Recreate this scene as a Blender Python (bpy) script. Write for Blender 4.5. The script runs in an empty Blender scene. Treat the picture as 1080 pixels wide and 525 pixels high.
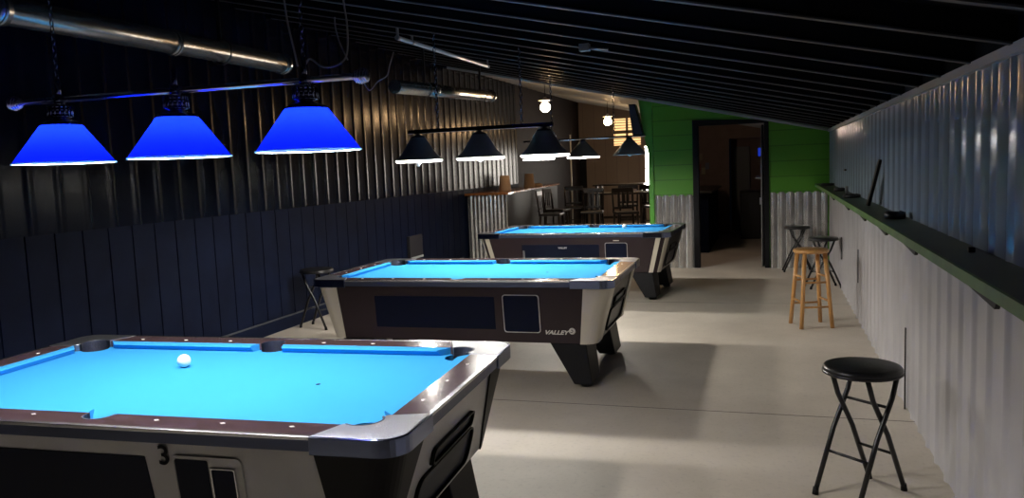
import bpy, bmesh, math, random
from mathutils import Vector, Matrix
random.seed(7)
SC = bpy.context.scene
COL = SC.collection
PI = math.pi

# ------------------------------------------------------------------ materials
def mat(name, base=(.5,.5,.5), rough=.5, metal=0.0, spec=.5, emit=None, estr=0.0,
        var=0.0, vscale=6.0, bump=0.0, bscale=40.0, coat=0.0, stretch=None):
    m = bpy.data.materials.new(name); m.use_nodes = True
    nt = m.node_tree; b = nt.nodes['Principled BSDF']
    b.inputs['Base Color'].default_value = (*base, 1)
    b.inputs['Roughness'].default_value = rough
    b.inputs['Metallic'].default_value = metal
    b.inputs['Specular IOR Level'].default_value = spec
    b.inputs['Coat Weight'].default_value = coat
    if emit:
        b.inputs['Emission Color'].default_value = (*emit, 1)
        b.inputs['Emission Strength'].default_value = estr
    if var > 0 or bump > 0:
        tc = nt.nodes.new('ShaderNodeTexCoord')
        mp = nt.nodes.new('ShaderNodeMapping')
        if stretch: mp.inputs['Scale'].default_value = stretch
        nt.links.new(tc.outputs['Object'], mp.inputs['Vector'])
    if var > 0:
        n = nt.nodes.new('ShaderNodeTexNoise'); n.inputs['Scale'].default_value = vscale
        n.inputs['Detail'].default_value = 6
        r = nt.nodes.new('ShaderNodeValToRGB')
        r.color_ramp.elements[0].position = .3; r.color_ramp.elements[1].position = .7
        lo = [max(0, c*(1-var)) for c in base]; hi = [min(1, c*(1+var)) for c in base]
        r.color_ramp.elements[0].color = (*lo, 1); r.color_ramp.elements[1].color = (*hi, 1)
        nt.links.new(mp.outputs['Vector'], n.inputs['Vector'])
        nt.links.new(n.outputs['Fac'], r.inputs['Fac'])
        nt.links.new(r.outputs['Color'], b.inputs['Base Color'])
    if bump > 0:
        n2 = nt.nodes.new('ShaderNodeTexNoise'); n2.inputs['Scale'].default_value = bscale
        bp = nt.nodes.new('ShaderNodeBump'); bp.inputs['Strength'].default_value = bump
        bp.inputs['Distance'].default_value = .01
        nt.links.new(mp.outputs['Vector'], n2.inputs['Vector'])
        nt.links.new(n2.outputs['Fac'], bp.inputs['Height'])
        nt.links.new(bp.outputs['Normal'], b.inputs['Normal'])
    return m

def planks(name, base, rough=.5, width=.14, axis='Z', line=.45):
    """painted boards: thin darker joint every `width` metres along an axis"""
    m = mat(name, base, rough)
    nt = m.node_tree; b = nt.nodes['Principled BSDF']
    tc = nt.nodes.new('ShaderNodeTexCoord'); sp = nt.nodes.new('ShaderNodeSeparateXYZ')
    nt.links.new(tc.outputs['Object'], sp.inputs[0])
    d = nt.nodes.new('ShaderNodeMath'); d.operation = 'DIVIDE'; d.inputs[1].default_value = width
    nt.links.new(sp.outputs[axis], d.inputs[0])
    f = nt.nodes.new('ShaderNodeMath'); f.operation = 'FRACT'; nt.links.new(d.outputs[0], f.inputs[0])
    l = nt.nodes.new('ShaderNodeMath'); l.operation = 'LESS_THAN'; l.inputs[1].default_value = .06
    nt.links.new(f.outputs[0], l.inputs[0])
    mx = nt.nodes.new('ShaderNodeMix'); mx.data_type = 'RGBA'
    mx.inputs['A'].default_value = (*base, 1); mx.inputs['B'].default_value = (*[c*line for c in base], 1)
    nt.links.new(l.outputs[0], mx.inputs['Factor'])
    nt.links.new(mx.outputs['Result'], b.inputs['Base Color'])
    return m

def concrete(name):
    m = bpy.data.materials.new(name); m.use_nodes = True
    nt = m.node_tree; b = nt.nodes['Principled BSDF']; b.inputs['Roughness'].default_value = .55
    tc = nt.nodes.new('ShaderNodeTexCoord')
    n = nt.nodes.new('ShaderNodeTexNoise'); n.inputs['Scale'].default_value = 1.1; n.inputs['Detail'].default_value = 9
    n.inputs['Roughness'].default_value = .62
    nt.links.new(tc.outputs['Object'], n.inputs['Vector'])
    r = nt.nodes.new('ShaderNodeValToRGB')
    r.color_ramp.elements[0].position = .32; r.color_ramp.elements[0].color = (.50,.445,.375,1)
    r.color_ramp.elements[1].position = .70; r.color_ramp.elements[1].color = (.64,.58,.50,1)
    nt.links.new(n.outputs['Fac'], r.inputs['Fac'])
    n3 = nt.nodes.new('ShaderNodeTexNoise'); n3.inputs['Scale'].default_value = 38; n3.inputs['Detail'].default_value = 3
    nt.links.new(tc.outputs['Object'], n3.inputs['Vector'])
    r3 = nt.nodes.new('ShaderNodeValToRGB')
    r3.color_ramp.elements[0].position = .25; r3.color_ramp.elements[0].color = (.72,.72,.72,1)
    r3.color_ramp.elements[1].position = .45; r3.color_ramp.elements[1].color = (1,1,1,1)
    nt.links.new(n3.outputs['Fac'], r3.inputs['Fac'])
    mx = nt.nodes.new('ShaderNodeMix'); mx.data_type = 'RGBA'; mx.blend_type = 'MULTIPLY'
    mx.inputs['Factor'].default_value = .5
    nt.links.new(r.outputs['Color'], mx.inputs['A']); nt.links.new(r3.outputs['Color'], mx.inputs['B'])
    nt.links.new(mx.outputs['Result'], b.inputs['Base Color'])
    bp = nt.nodes.new('ShaderNodeBump'); bp.inputs['Strength'].default_value = .08; bp.inputs['Distance'].default_value = .01
    nt.links.new(n3.outputs['Fac'], bp.inputs['Height']); nt.links.new(bp.outputs['Normal'], b.inputs['Normal'])
    return m

def wood(name, c1, c2, rough=.4, scale=(1,12,12), coat=0.0):
    m = mat(name, c1, rough, coat=coat)
    nt = m.node_tree; b = nt.nodes['Principled BSDF']
    tc = nt.nodes.new('ShaderNodeTexCoord'); mp = nt.nodes.new('ShaderNodeMapping')
    mp.inputs['Scale'].default_value = scale
    n = nt.nodes.new('ShaderNodeTexNoise'); n.inputs['Scale'].default_value = 5; n.inputs['Detail'].default_value = 7
    n.inputs['Distortion'].default_value = .6
    r = nt.nodes.new('ShaderNodeValToRGB')
    r.color_ramp.elements[0].position = .35; r.color_ramp.elements[0].color = (*c1,1)
    r.color_ramp.elements[1].position = .65; r.color_ramp.elements[1].color = (*c2,1)
    nt.links.new(tc.outputs['Object'], mp.inputs['Vector']); nt.links.new(mp.outputs['Vector'], n.inputs['Vector'])
    nt.links.new(n.outputs['Fac'], r.inputs['Fac']); nt.links.new(r.outputs['Color'], b.inputs['Base Color'])
    return m

def emitter(name, col, s):
    m = bpy.data.materials.new(name); m.use_nodes = True
    nt = m.node_tree; nt.nodes.clear()
    e = nt.nodes.new('ShaderNodeEmission'); o = nt.nodes.new('ShaderNodeOutputMaterial')
    e.inputs['Color'].default_value = (*col,1); e.inputs['Strength'].default_value = s
    nt.links.new(e.outputs[0], o.inputs['Surface']); return m

def blue_glass(name, tcol, gcol):
    m = bpy.data.materials.new(name); m.use_nodes = True
    nt = m.node_tree; nt.nodes.clear()
    t = nt.nodes.new('ShaderNodeBsdfTranslucent'); t.inputs['Color'].default_value = (*tcol,1)
    d = nt.nodes.new('ShaderNodeBsdfDiffuse'); d.inputs['Color'].default_value = (*gcol,1)
    g = nt.nodes.new('ShaderNodeBsdfGlossy'); g.inputs['Roughness'].default_value = .15
    g.inputs['Color'].default_value = (.8,.85,1,1)
    m1 = nt.nodes.new('ShaderNodeMixShader'); m1.inputs[0].default_value = .45
    m2 = nt.nodes.new('ShaderNodeMixShader'); m2.inputs[0].default_value = .05
    o = nt.nodes.new('ShaderNodeOutputMaterial')
    nt.links.new(t.outputs[0], m1.inputs[1]); nt.links.new(d.outputs[0], m1.inputs[2])
    nt.links.new(m1.outputs[0], m2.inputs[1]); nt.links.new(g.outputs[0], m2.inputs[2])
    nt.links.new(m2.outputs[0], o.inputs['Surface']); return m

WARM = (1.0,.62,.30)
M = dict(
 floor=concrete('concrete_floor'),
 seam=mat('floor_joint',(.16,.14,.12),.9),
 deck=mat('black_roof_deck',(.004,.004,.005),.7,0,.2),
 purlin=mat('dark_purlin_steel',(.075,.078,.086),.45,.2,var=.3,vscale=3),
 light_trim=mat('pale_flashing',(.42,.45,.47),.45,.1),
 black_sheet=mat('black_painted_sheet',(.0025,.004,.011),.22,0,.08,var=.2,vscale=2),
 black_board=mat('black_board',(.004,.007,.021),.6,0,.06,var=.25,vscale=3),
 pale_sheet=mat('galvanised_sheet_pale',(.29,.36,.46),.16,.0,.6,var=.06,vscale=2),
 pale_sheet_low=mat('white_ribbed_sheet',(.50,.49,.515),.36,.1,.5,var=.10,vscale=2),
 galv=mat('corrugated_galvanised',(.58,.57,.56),.26,.75,.5,var=.18,vscale=5),
 green=planks('green_painted_boards',(.10,.36,.02),.5,.22,'Z',.62),
 green_light=mat('green_painted_trim',(.09,.38,.03),.5,var=.1),
 ledge_edge=mat('ledge_edge_paint',(.10,.21,.045),.5,var=.2),
 green_dark=mat('green_shelf_paint',(.018,.048,.014),.45,var=.25,vscale=4),
 black=mat('black_paint',(.006,.006,.008),.5,0,.2),
 blackm=mat('black_metal',(.012,.012,.014),.32,.2),
 vinyl=mat('black_vinyl',(.012,.012,.013),.35,bump=.1),
 cloth=mat('blue_billiard_cloth',(.034,.29,.64),.95,0,.1,bump=.04,bscale=400),
 railwood=wood('rail_laminate',(.046,.028,.033),(.082,.052,.058),.13,(1,10,10)),
 chrome=mat('chrome',(.80,.81,.84),.24,1.0,bump=.03,bscale=200),
 cast=mat('hammered_casting',(.29,.30,.33),.28,.9,bump=.35,bscale=220),
 skirt=mat('dark_chrome_skirt',(.17,.20,.31),.14,1.0),
 band=mat('blue_black_band',(.11,.13,.21),.25,.6),
 brown=mat('brown_laminate',(.024,.014,.018),.34,0,.35,var=.12,vscale=3),
 cream=mat('cream_laminate',(.62,.57,.47),.38,var=.06,vscale=3),
 greycream=mat('grey_laminate',(.57,.565,.58),.40,var=.08,vscale=4),
 panel=mat('navy_black_panel',(.006,.009,.024),.35,0,.08),
 sight=mat('pearl_sight',(.85,.86,.84),.3),
 liner=mat('pocket_liner',(.018,.022,.04),.5,bump=.4,bscale=120),
 white=mat('white_gloss',(.88,.88,.85),.18,0,.5,coat=.4),
 decal=mat('white_decal',(.75,.73,.68),.5),
 decal_black=mat('black_decal',(.006,.007,.012),.5,0,.1),
 dim=mat('dim_grey_paint',(.022,.022,.027),.5,0,.3),
 grey=mat('grey_plastic',(.22,.22,.23),.45),
 ball_y=mat('ball_dull',(.16,.09,.05),.15), ball_b=mat('ball_blue',(.05,.09,.18),.15),
 shade_out=mat('charcoal_shade',(.13,.145,.165),.45,0),
 shade_in=mat('white_enamel_inside',(.88,.88,.86),.5),
 shade_blue=blue_glass('blue_glass_shade',(.0002,.0011,.075),(.001,.008,.25)),
 rim=blue_glass('pale_glass_rim',(.55,.85,1.0),(.7,.9,1)),
 rim_white=blue_glass('bloom_lip_glass',(.85,.85,.82),(.8,.8,.8)),
 hall=emitter('added_hall_glow',(1.0,.72,.55),230),
 bulb=emitter('daylight_bulb',(1.0,.95,.86),1150),
 bulb_off=mat('unlit_bulb',(.5,.5,.48),.3),
 warm=emitter('warm_bulb',WARM,125),
 duct=mat('galvanised_duct',(.34,.35,.35),.26,.9,var=.15,vscale=6,stretch=(1,4,1)),
 tube=mat('unlit_fluorescent_tube',(.75,.77,.80),.25),
 cable=mat('grey_cable',(.20,.20,.21),.5),
 honey=wood('honey_wood',(.46,.22,.065),(.60,.32,.11),.32,(6,6,1),.3),
 barwood=wood('varnished_bar_top',(.30,.11,.035),(.44,.18,.06),.25,(8,1,8),.4),
 paper=mat('brown_paper_towel',(.42,.31,.21),.9),
 beige=planks('beige_panel_wall',(.25,.195,.155),.6,.30,'X',.8),
 brownwall=mat('brown_wall_paint',(.016,.012,.012),.6,0,.08,var=.1),
 darkwood=mat('dark_stained_wood',(.014,.011,.010),.30,0,.4),
 window_white=emitter('daylight_window',(1.0,.92,.82),16),
 window_amber=emitter('amber_lit_pane',(1.0,.60,.25),1.5),
 blue_sign=emitter('blue_sign_light',(.03,.08,1.0),.35),
 pink=mat('pinkish_plaster',(.30,.19,.15),.6,var=.1),
 frame=mat('window_frame_paint',(.30,.22,.15),.5),
 glass=mat('dark_glass',(.02,.022,.025),.06,0,.8),
 steel=mat('brushed_steel',(.55,.56,.58),.28,1.0),
)

# ------------------------------------------------------------------ mesh builder
class MB:
    def __init__(s): s.bm = bmesh.new(); s.mats = []
    def mi(s, m):
        if m is None: return 0
        if m not in s.mats: s.mats.append(m)
        return s.mats.index(m)
    def face(s, vs, m=None, smooth=False):
        try: f = s.bm.faces.new(vs)
        except ValueError: return
        f.material_index = s.mi(m); f.smooth = smooth
    def v(s, p): return s.bm.verts.new(p)
    def box(s, a, b, m=None, bev=0.0):
        r = bmesh.ops.create_cube(s.bm, size=1)
        c = [(a[i]+b[i])/2 for i in range(3)]; d = [abs(b[i]-a[i]) for i in range(3)]
        for v in r['verts']: v.co = Vector((c[0]+v.co.x*d[0], c[1]+v.co.y*d[1], c[2]+v.co.z*d[2]))
        fs = set(f for v in r['verts'] for f in v.link_faces)
        for f in fs: f.material_index = s.mi(m)
        if bev > 0:
            es = list(set(e for v in r['verts'] for e in v.link_edges))
            o = bmesh.ops.bevel(s.bm, geom=es, offset=bev, segments=2, affect='EDGES', profile=.5)
            for f in o['faces']: f.material_index = s.mi(m)
        return s
    def hexa(s, bot, top, m=None):
        """bot/top: 4 points each, same winding"""
        B = [s.v(p) for p in bot]; T = [s.v(p) for p in top]; n = len(B)
        s.face(B[::-1], m); s.face(T, m)
        for i in range(n): s.face([B[i], B[(i+1) % n], T[(i+1) % n], T[i]], m)
        return s
    def prism(s, poly, z0, z1, m=None, mside=None):
        B = [s.v((x, y, z0)) for x, y in poly]; T = [s.v((x, y, z1)) for x, y in poly]; n = len(poly)
        s.face(B[::-1], m); s.face(T, m)
        for i in range(n): s.face([B[i], B[(i+1) % n], T[(i+1) % n], T[i]], mside or m)
        return s
    def prism_axis(s, poly, a0, a1, axis, m=None):
        def P(p, a):
            return {'X': (a, p[0], p[1]), 'Y': (p[0], a, p[1]), 'Z': (p[0], p[1], a)}[axis]
        B = [s.v(P(p, a0)) for p in poly]; T = [s.v(P(p, a1)) for p in poly]; n = len(poly)
        s.face(B[::-1], m); s.face(T, m)
        for i in range(n): s.face([B[i], B[(i+1) % n], T[(i+1) % n], T[i]], m)
        return s
    def cyl(s, p0, p1, r0, r1=None, m=None, n=16, caps=True):
        r1 = r0 if r1 is None else r1
        p0 = Vector(p0); p1 = Vector(p1); d = (p1-p0).normalized()
        a = Vector((0, 0, 1)) if abs(d.z) < .9 else Vector((1, 0, 0))
        u = d.cross(a).normalized(); w = d.cross(u)
        A = [s.v(p0+(u*math.cos(2*PI*i/n)+w*math.sin(2*PI*i/n))*r0) for i in range(n)]
        B = [s.v(p1+(u*math.cos(2*PI*i/n)+w*math.sin(2*PI*i/n))*r1) for i in range(n)]
        for i in range(n): s.face([A[i], A[(i+1) % n], B[(i+1) % n], B[i]], m, True)
        if caps: s.face(A[::-1], m); s.face(B, m)
        return s
    def tube(s, pts, r, m=None, n=8, closed=False):
        pts = [Vector(p) for p in pts]; rings = []; N = len(pts); pu = None
        for i, p in enumerate(pts):
            if closed: d = (pts[(i+1) % N]-pts[i-1]).normalized()
            else: d = (pts[min(i+1, N-1)]-pts[max(i-1, 0)]).normalized()
            if pu is None:
                a = Vector((0, 0, 1)) if abs(d.z) < .9 else Vector((1, 0, 0)); u = d.cross(a).normalized()
            else: u = (pu-d*pu.dot(d)).normalized()
            pu = u; w = d.cross(u)
            rings.append([s.v(p+(u*math.cos(2*PI*k/n)+w*math.sin(2*PI*k/n))*r) for k in range(n)])
        for i in range(N if closed else N-1):
            A = rings[i]; B = rings[(i+1) % N]
            for k in range(n): s.face([A[k], A[(k+1) % n], B[(k+1) % n], B[k]], m, True)
        if not closed: s.face(rings[0][::-1], m); s.face(rings[-1], m)
        return s
    def lathe(s, prof, c=(0, 0, 0), m=None, n=32, ms=None, smooth=True, a0=0, a1=2*PI):
        """prof: (r, z) list; ms: a material per segment"""
        full = abs(a1-a0-2*PI) < 1e-6; cnt = n if full else n+1
        rings = []
        for r, z in prof:
            if r < 1e-6: rings.append([s.v((c[0], c[1], c[2]+z))])
            else: rings.append([s.v((c[0]+r*math.cos(a0+(a1-a0)*i/n), c[1]+r*math.sin(a0+(a1-a0)*i/n), c[2]+z)) for i in range(cnt)])
        for j in range(len(prof)-1):
            A, B = rings[j], rings[j+1]; mm = ms[j] if ms else m
            for i in range(n):
                k = (i+1) % cnt
                if len(A) == 1 and len(B) == 1: continue
                if len(A) == 1: s.face([A[0], B[k], B[i]], mm, smooth)
                elif len(B) == 1: s.face([A[i], A[k], B[0]], mm, smooth)
                else: s.face([A[i], A[k], B[k], B[i]], mm, smooth)
        return s
    def done(s, name, m=None, parent=None, loc=(0, 0, 0), rz=0.0, bev=0.0, normals=True):
        if normals: bmesh.ops.recalc_face_normals(s.bm, faces=s.bm.faces)
        me = bpy.data.meshes.new(name); s.bm.to_mesh(me); s.bm.free()
        for q in (s.mats if s.mats and s.mats != [None] else [m]): me.materials.append(q)
        o = bpy.data.objects.new(name, me); COL.objects.link(o)
        o.location = loc; o.rotation_euler = (0, 0, rz); o.parent = parent
        if bev > 0:
            b = o.modifiers.new('bevel', 'BEVEL'); b.width = bev; b.segments = 2; b.limit_method = 'ANGLE'
            b.angle_limit = math.radians(40)
        return o

def thing(name, label, cat, loc=(0, 0, 0), rz=0.0, group=None):
    o = bpy.data.objects.new(name, None); COL.objects.link(o); o.empty_display_size = .1
    o.location = loc; o.rotation_euler = (0, 0, rz); return tag(o, label, cat, group)
def tag(o, label, cat, group=None):
    o['label'] = label; o['category'] = cat
    if group: o['group'] = group
    return o
def struct(o): o['kind'] = 'structure'; return o
def dup(root, loc, rz, label, group=None):
    r = root.copy(); COL.objects.link(r); r.location = loc; r.rotation_euler = (0, 0, rz); r['label'] = label
    if group: r['group'] = group
    for ch in list(root.children):
        c = ch.copy(); COL.objects.link(c); c.parent = r
        for g in ch.children:
            d = g.copy(); COL.objects.link(d); d.parent = c
    return r
def text_mesh(name, body, size, m, parent, mtx, shear=0.0, bold=0.0, ext=.0008):
    cu = bpy.data.curves.new(name+'_curve', 'FONT'); cu.body = body; cu.size = size; cu.extrude = ext
    cu.shear = shear; cu.offset = bold; cu.align_x = 'CENTER'; cu.align_y = 'CENTER'
    t = bpy.data.objects.new(name+'_tmp', cu); COL.objects.link(t)
    dg = bpy.context.evaluated_depsgraph_get()
    me = bpy.data.meshes.new_from_object(t.evaluated_get(dg)); me.name = name
    bpy.data.objects.remove(t); me.materials.clear(); me.materials.append(m)
    me.transform(mtx)
    o = bpy.data.objects.new(name, me); COL.objects.link(o); o.parent = parent; return o

# ------------------------------------------------------------------ camera
f_px, yaw, pit, rol, CH = 845.3415, .3126, .1019, -.0403, 1.6169
cy, sy, cp, sp = math.cos(yaw), math.sin(yaw), math.cos(pit), math.sin(pit)
fwd = Vector((-sy*cp, cy*cp, -sp)); rt = Vector((cy, sy, 0)); up = rt.cross(fwd)
c_, s_ = math.cos(rol), math.sin(rol)
r2 = c_*rt+s_*up; u2 = -s_*rt+c_*up
cam = bpy.data.cameras.new('camera'); co = bpy.data.objects.new('camera', cam); COL.objects.link(co)
mm = Matrix((r2, u2, -fwd)).transposed().to_4x4(); mm.translation = Vector((0, 0, CH)); co.matrix_world = mm
cam.sensor_width = 36; cam.lens = f_px/1080*36; cam.clip_start = .02; cam.clip_end = 200
SC.camera = co

# ------------------------------------------------------------------ room shell
XR, XL, YB, YF, YN = .822, -4.91, 12.22, 21.5, -2.2
SL = .225
def cz(x): return 1.957+SL*(XR-x)          # underside of the roof purlins

b = MB(); b.box((XL-.1, YN-.1, -.1), (XR+2.5, YF+.1, 0)); struct(b.done('floor', M['floor']))
b = MB()
b.box((XL, 5.17, -.001), (XR, 5.178, .0012)); b.box((XL, 9.2, -.001), (XR, 9.206, .0012))
struct(b.done('trim_1', M['seam']))

def slab(y0, y1, x0, x1, dz, th):
    b = MB(); b.prism_axis([(x0, cz(x0)+dz), (x1, cz(x1)+dz), (x1, cz(x1)+dz+th), (x0, cz(x0)+dz+th)], y0, y1, 'Y'); return b
ceil = slab(YN-.1, YF+.1, XL-.1, XR+.1, .10, .08).done('ceiling', M['deck']); struct(ceil)
# roof purlins: dark steel strips running down the slope
b = MB(); y = 3.79-.6*9
while y < YB-.1:
    for (w, z0, z1) in ((.020, 0, .008),):
        b.prism_axis([(XL, cz(XL)+z0), (XR, cz(XR)+z0), (XR, cz(XR)+z1), (XL, cz(XL)+z1)], y-w, y+w, 'Y')
    y += .6
b.done('purlins', M['purlin'], ceil)
b = MB(); y = 3.79-.6*9
while y < YB-.1:
    b.prism_axis([(XL, cz(XL)+.008), (XR, cz(XR)+.008), (XR, cz(XR)+.10), (XL, cz(XL)+.10)], y-.006, y+.006, 'Y'); y += .6
b.done('purlin_webs', M['deck'], ceil)  # webs coloured black as shade, so only the flanges look lit
# bar room deck beyond the header: lamplit ribs and shaded gaps coloured in
b = MB(); y = YB+.3
while y < YF:
    b.prism_axis([(XL, cz(XL)+.03), (XR, cz(XR)+.03), (XR, cz(XR)+.1), (XL, cz(XL)+.1)], y, y+.09, 'Y'); y += .38
b.done('deck_ribs', M['light_trim'], ceil)
b = MB(); b.prism_axis([(XL, cz(XL)+.07), (XR, cz(XR)+.07), (XR, cz(XR)+.10), (XL, cz(XL)+.10)], YB+.1, YF, 'Y')
b.done('deck_liner', M['dim'], ceil)
# header flashing where the two roofs meet, above the green wall
b = MB(); b.prism_axis([(XL, cz(XL)-.022), (XR, cz(XR)-.022), (XR, cz(XR)+.012), (XL, cz(XL)+.012)], YB-.05, YB-.01, 'Y')
struct(b.done('trim_2', M['light_trim']))
b = MB(); b.prism_axis([(XL, cz(XL)+.0), (-1.74, cz(-1.74)), (-1.74, cz(-1.74)+.11), (XL, cz(XL)+.11)], YB, YB+.08, 'Y')
struct(b.done('trim_3', M['black']))

def ribbed(axis, fixed, u0, u1, ztop, z0, pitch, width, depth, sgn, m, sub=10, phase=0.0, trap=False):
    """sheet with a raised rounded rib every pitch; axis = direction the sheet runs in"""
    b = MB(); us = []; u = u0
    k = math.floor((u0-phase)/pitch)-1
    pts = [(u0, 0.0)]
    while True:
        s = phase+k*pitch
        if s > u1: break
        if trap: prof = ((0, 0), (.28, 1), (.72, 1), (1, 0))
        else: prof = [(i/sub, .5*(1-math.cos(2*PI*i/sub))) for i in range(sub+1)]
        for t, dd in prof:
            uu = s+t*width
            if u0 < uu < u1: pts.append((uu, depth*dd))
        k += 1
    pts.append((u1, 0.0))
    A = []; B = []
    for uu, d in pts:
        if axis == 'Y': x = fixed+sgn*d; p0 = (x, uu, z0); p1 = (x, uu, ztop(x) if callable(ztop) else ztop)
        else: yy = fixed+sgn*d; p0 = (uu, yy, z0); p1 = (uu, yy, ztop(uu) if callable(ztop) else ztop)
        A.append(b.v(p0)); B.append(b.v(p1))
    for i in range(len(pts)-1): b.face([A[i], A[i+1], B[i+1], B[i]], m, not trap)
    return b

# right wall: pale upper sheet, whiter lower sheet
b = MB(); b.box((XR+.005, YN, 0), (XR+.1, YB, cz(XR)+.15)); wr = struct(b.done('wall_right', M['pale_sheet']))
ribbed('Y', XR, YN, YB, lambda x: cz(XR)+.02, 1.19, .2467, .12, .0130, -1, M['pale_sheet'], phase=3.27-.06).done('upper_sheet', M['pale_sheet'], wr, normals=False)
ribbed('Y', XR, YN, YB, 1.19, .0, .2467, .10, .015, -1, M['pale_sheet_low'], phase=3.27-.06).done('lower_sheet', M['pale_sheet_low'], wr, normals=False)
b = MB(); b.box((XR-.03, YN, cz(XR)-.025), (XR+.01, YB, cz(XR)+.012)); b.done('top_flashing', M['light_trim'], wr)
b = MB(); b.box((XR-.012, YN, cz(XR)+.012), (XR+.01, YB, cz(XR)+.11)); b.done('eave_closure', M['deck'], wr)
b = MB()
for (y, z0, z1, w) in ((5.43, 0, .52, .008), (8.25, .38, .70, .012), (10.12, .38, .64, .02)):
    b.box((XR-.021, y-w, z0), (XR-.014, y+w, z1))
b.done('sheet_gap', M['black'], wr)

# left wall: black ribbed sheet above, black board below
b = MB(); b.box((XL-.1, YN, 0), (XL-.012, YF, cz(XL)+.2)); wl = struct(b.done('wall_left', M['black_board']))
ribbed('Y', XL, YN, 15.8, lambda x: cz(XL)+.1, 1.27, .2475, .11, .007, 1, M['black_sheet'], phase=8.46).done('upper_sheet', M['black_sheet'], wl, normals=False)
b = MB(); y = YN
while y < 15.8:
    b.box((XL-.012, y+.006, .12), (XL, min(y+.2475, 15.8)-.006, 1.27)); y += .2475
b.done('wainscot_boards', M['black_board'], wl)
b = MB(); b.box((XL-.012, 15.8, 0), (XL+.002, YF, cz(XL)+.1)); b.done('plain_panel', M['brownwall'], wl)
b = MB(); b.box((XL-.01, YN, 0), (XL+.02, 12.5, .13), bev=.004); struct(b.done('baseboard_left', M['black_board']))
b = MB(); b.box((XL-.01, YN, .13), (XL+.024, 12.5, .142)); struct(b.done('trim_4', M['purlin']))
# near wall behind the camera
b = MB(); b.box((XL-.1, YN-.1, 0), (XR+.1, YN, cz(XL)+.2)); struct(b.done('wall_near', M['black_board']))

# green partition with doorway
XG, XD0, XD1, ZD = -1.72, -1.055, -.035, 2.135
b = MB()
def gp(x0, x1, z0, z1=None):
    zt0 = cz(x0)+.02 if z1 is None else z1; zt1 = cz(x1)+.02 if z1 is None else z1
    b.prism_axis([(x0, z0), (x1, z0), (x1, zt1), (x0, zt0)], YB, YB+.1, 'Y')
gp(XG, XD0, 1.095); gp(XD1, XR, 1.095)
gp(XG, XD0, 0, 1.095); gp(XD1, XR, 0, 1.095)
b.prism_axis([(XD0, ZD), (XD1, ZD), (XD1, cz(XD1)+.02), (XD0, cz(XD0)+.02)], YB, YB+.1, 'Y')
wb = struct(b.done('wall_back', M['green']))
for x0, x1 in ((-1.655, XD0-.005), (XD1+.045, XR-.03)):
    ribbed('X', YB-.004, x0, x1, 1.10, 0, .118, .118, .030, -1, M['galv'], sub=12, phase=-1.66).done('corrugated_wainscot', M['galv'], wb, normals=False)
b = MB(); b.box((XG-.005, YB-.03, 0), (-1.655, YB+.1, cz(XG)-.01), bev=.004)
b.prism_axis([(-1.86, cz(-1.86)-.01), (-1.66, cz(-1.66)-.02), (-1.655, 1.70), (XG, 1.72), (-1.80, 2.06)], YB-.035, YB+.10, 'Y')
b.done('corner_post', M['green_light'], wb)
b = MB(); b.box((-1.655, YB-.012, 1.085), (XD0, YB+.001, 1.11)); b.box((XD1, YB-.012, 1.085), (XR, YB+.001, 1.11))
b.done('wainscot_cap', M['green'], wb)
# door frame
b = MB()
b.box((XD0-.02, YB-.03, 0), (XD0+.065, YB+.13, ZD+.03), bev=.004); b.box((XD1-.03, YB-.03, 0), (XD1+.035, YB+.13, ZD+.0), bev=.004)
b.prism_axis([(XD0-.02, ZD-.03), (XD1+.035, ZD-.03), (XD1+.035, cz(XD1)-.0), (XD0-.02, ZD+.06)], YB-.028, YB+.13, 'Y')
dr = struct(b.done('door_1', M['black']))
# open leaf seen edge on
b = MB(); b.box((XD1-.075, YB+.13, .01), (XD1-.035, YB+1.10, ZD-.05), bev=.003); b.done('door_leaf', M['black'], dr)
b = MB(); b.box((XD1-.078, YB+.120, .01), (XD1-.066, YB+.132, ZD-.05)); b.done('edge_strip', M['steel'], dr)
b = MB(); b.box((XD1-.115, YB+.15, 1.295), (XD1-.075, YB+.19, 1.325), bev=.004); b.box((XD1-.16, YB+.15, 1.30), (XD1-.11, YB+1.0, 1.32), bev=.004)
b.done('push_bar', M['steel'], dr)
b = MB(); b.box((XD1-.10, YB+.16, .92), (XD1-.075, YB+.20, 1.02), bev=.004); b.done('latch', M['steel'], dr)

# bar room walls beyond
b = MB(); b.box((XL, YF, 0), (XG+.1, YF+.1, 4)); wf = struct(b.done('wall_far', M['beige']))
b = MB(); b.box((XG+.06, YB+.1, 0), (XG+.14, YF, cz(XG)+.1)); struct(b.done('wall_divider', M['beige']))
def window(name, x0, x1, z0, z1, y, nx, nz, mp, fr=.05, mun=.03):
    b = MB(); b.box((x0-fr, y-.05, z0-fr), (x0, y, z1+fr)); b.box((x1, y-.05, z0-fr), (x1+fr, y, z1+fr))
    b.box((x0, y-.05, z0-fr), (x1, y, z0)); b.box((x0, y-.05, z1), (x1, y, z1+fr))
    for i in range(1, nx): xx = x0+(x1-x0)*i/nx; b.box((xx-mun/2, y-.045, z0), (xx+mun/2, y, z1))
    for i in range(1, nz): zz = z0+(z1-z0)*i/nz; b.box((x0, y-.045, zz-mun/2), (x1, y, zz+mun/2))
    o = struct(b.done(name, M['frame']))
    b = MB(); b.box((x0, y-.02, z0), (x1, y-.012, z1)); b.done('pane', mp, o)
    return o
w1 = window('window_1', -3.95, -3.23, 2.07, 2.78, YF, 2, 2, M['window_amber'], mun=.06)
b = MB()
for i in range(10): z = 2.10+i*.07; b.box((-3.95, YF-.034, z), (-3.23, YF-.028, z+.018))
b.done('blind_slats', M['frame'], w1)
w2 = window('window_2', -3.14, -2.05, .85, 2.02, YF, 3, 2, M['window_white'])
b = MB(); b.box((-3.26, YF-.06, .85), (-3.12, YF-.03, 1.99)); b.done('curtain', M['beige'], w2)
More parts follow.
